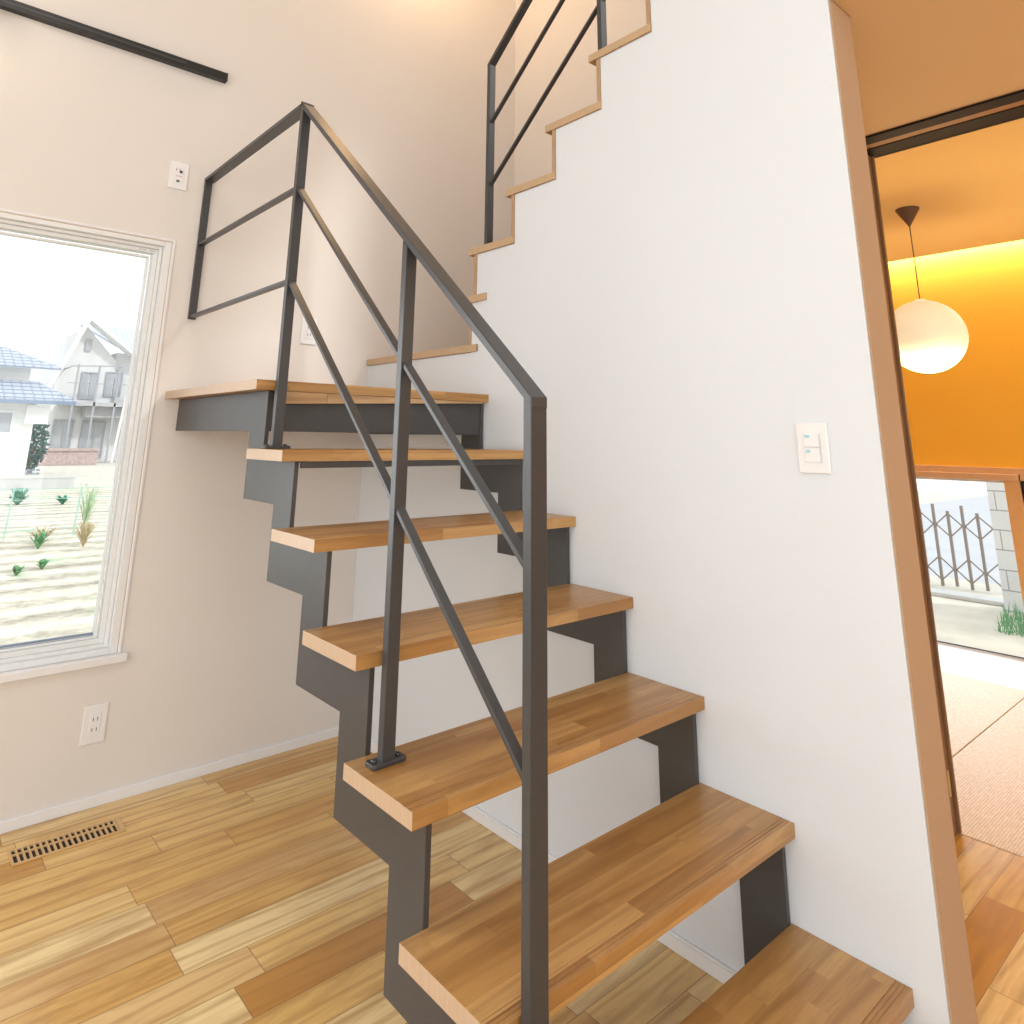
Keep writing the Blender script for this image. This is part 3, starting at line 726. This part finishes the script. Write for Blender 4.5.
def tuft(b):
    for i in range(700):
        x = random.uniform(6.2, 7.22); y = random.uniform(.4, 1.42 - (7.22-x)*.12); hh = random.uniform(.05, .16)
        a = random.uniform(0, 2*math.pi); d = Vector((math.cos(a), math.sin(a), 0))*.006; l = Vector((random.gauss(0,.03), random.gauss(0,.03), hh))
        p = Vector((x, y, GY)); b.faces.new([b.verts.new(p-d), b.verts.new(p+d), b.verts.new(p+l)])
o = obj('grass_patch', tuft, 'grass'); tag(o, 'green grass growing at the foot of the block wall', 'grass', kind='stuff')
o = obj('utility_pole', lambda b: lathe(b, [(.13, 0), (.10, 7)], (22.5, 7.6, GY), 12), 'concrete'); tag(o, 'pale utility pole far beyond the folding gate', 'pole')

# ------------------------------------------------------------------ lights
def area(name, loc, rot, sx, sy, power, col=(1,1,1), spread=None):
    l = bpy.data.lights.new(name, 'AREA'); l.shape = 'RECTANGLE'; l.size = sx; l.size_y = sy; l.energy = power; l.color = col
    if spread: l.spread = spread
    o = bpy.data.objects.new(name, l); COL.objects.link(o); o.location = loc; o.rotation_euler = rot; return o
def point(name, loc, power, col, r=.06):
    l = bpy.data.lights.new(name, 'POINT'); l.energy = power; l.color = col; l.shadow_soft_size = r
    o = bpy.data.objects.new(name, l); COL.objects.link(o); o.location = loc; return o
D = math.radians
area('left_fill_light', (-3.85, -1.0, 1.2), (0, D(-90), 0), 2.4, 3.4, 60, (.88, .95, 1))  # added daylight fill at the closed left wall, no window built there
area('front_fill_light', (-2.0, -4.15, 1.3), (D(90), 0, 0), 3.4, 2.4, 60, (.88, .95, 1))  # added daylight fill behind the camera, the front wall has no window
area('ceiling_fill_light', (-2.0, -1.6, 4.4), (0, 0, 0), 1.6, 1.6, 30, (1, .97, .92))  # added soft fill in place of ceiling bounce, no fixture
point('stairwell_lamp', (.1, 1.66, 3.9), 13, (1, .62, .30), .1)
area('garden_window_light', (-2.32, YB-.03, 1.05), (D(-62), 0, 0), 1.4, 1.3, 24, (.95, .98, 1))
point('rail_spot_lamp', (-1.85, YB-.22, 2.62), 1.3, (1, .88, .70), .03)
area('cove_light', (3.655, .2, CZ+.20), (0, 0, 0), .04, 4.6, 48, (1, .93, .82))
area('tatami_ceiling_fill', (2.03, .207, 1.30), (D(180), 0, 0), .3, .3, 9, (1, .76, .42))  # unseen upward fill added under the globe to brighten the ceiling
point('tatami_fill_light', (2.03, .0, 1.2), 3.5, (1, .80, .48), .15)  # extra warm point added below the globe, lifts the tatami ceiling
area('tatami_window_light', (3.66, .9, .3), (0, D(90), 0), .9, 1.6, 8, (.95, .98, 1))
point('hall_lamp', (.75, -1.6, 1.6), 7, (1, .78, .48), .1)
sn = bpy.data.lights.new('sun', 'SUN'); sn.energy = 1.6; sn.angle = .1; sn.color = (1, .97, .92)
so = bpy.data.objects.new('sun', sn); COL.objects.link(so); so.rotation_euler = (D(50), D(10), D(20))

wd = bpy.data.worlds.new('sky'); S.world = wd; wd.use_nodes = True
nt = wd.node_tree; nt.nodes.clear()
bg = nt.nodes.new('ShaderNodeBackground'); ow = nt.nodes.new('ShaderNodeOutputWorld')
tc = nt.nodes.new('ShaderNodeTexCoord'); sp = nt.nodes.new('ShaderNodeSeparateXYZ'); rp = nt.nodes.new('ShaderNodeValToRGB')
nt.links.new(tc.outputs['Generated'], sp.inputs[0]); nt.links.new(sp.outputs[2], rp.inputs[0])
rp.color_ramp.elements[0].position = .45; rp.color_ramp.elements[0].color = (1, 1, 1, 1)
rp.color_ramp.elements[1].position = 1.0; rp.color_ramp.elements[1].color = (.86, .93, 1, 1)
nt.links.new(rp.outputs[0], bg.inputs[0]); bg.inputs[1].default_value = 1.45
nt.links.new(bg.outputs[0], ow.inputs[0])

S.view_settings.view_transform = 'Standard'
S.view_settings.exposure = 0.03
try: S.cycles.use_denoising = True
except Exception: pass
S.cycles.max_bounces = 10; S.cycles.transparent_max_bounces = 12
S.cycles.sample_clamp_indirect = 6

# ------------------------------------------------------------------ camera
yaw, pitch, roll, f, cx, cy = 0.7097262361754498, 0.24944429584421662, 0.014575234962579158, 691.154, 496.786, 262.524
fw = Vector((math.sin(yaw)*math.cos(pitch), math.cos(yaw)*math.cos(pitch), math.sin(pitch)))
rt = Vector((math.cos(yaw), -math.sin(yaw), 0)); up = rt.cross(fw)
r2 = rt*math.cos(roll) + up*math.sin(roll); u2 = up*math.cos(roll) - rt*math.sin(roll)
cam = bpy.data.cameras.new('camera'); co = bpy.data.objects.new('camera', cam); COL.objects.link(co)
cam.sensor_width = 36; cam.lens = f/1024*36; cam.clip_start = .02; cam.clip_end = 400
cam.shift_x = (512-cx)/1024; cam.shift_y = (cy-512)/1024
mt = Matrix((r2, u2, -fw)).transposed().to_4x4(); mt.translation = Vector((-1.7259415, -.96431083, 1.0380347))
co.matrix_world = mt
S.camera = co
for o in bpy.data.objects:
    if '_w' in o: del o['_w']
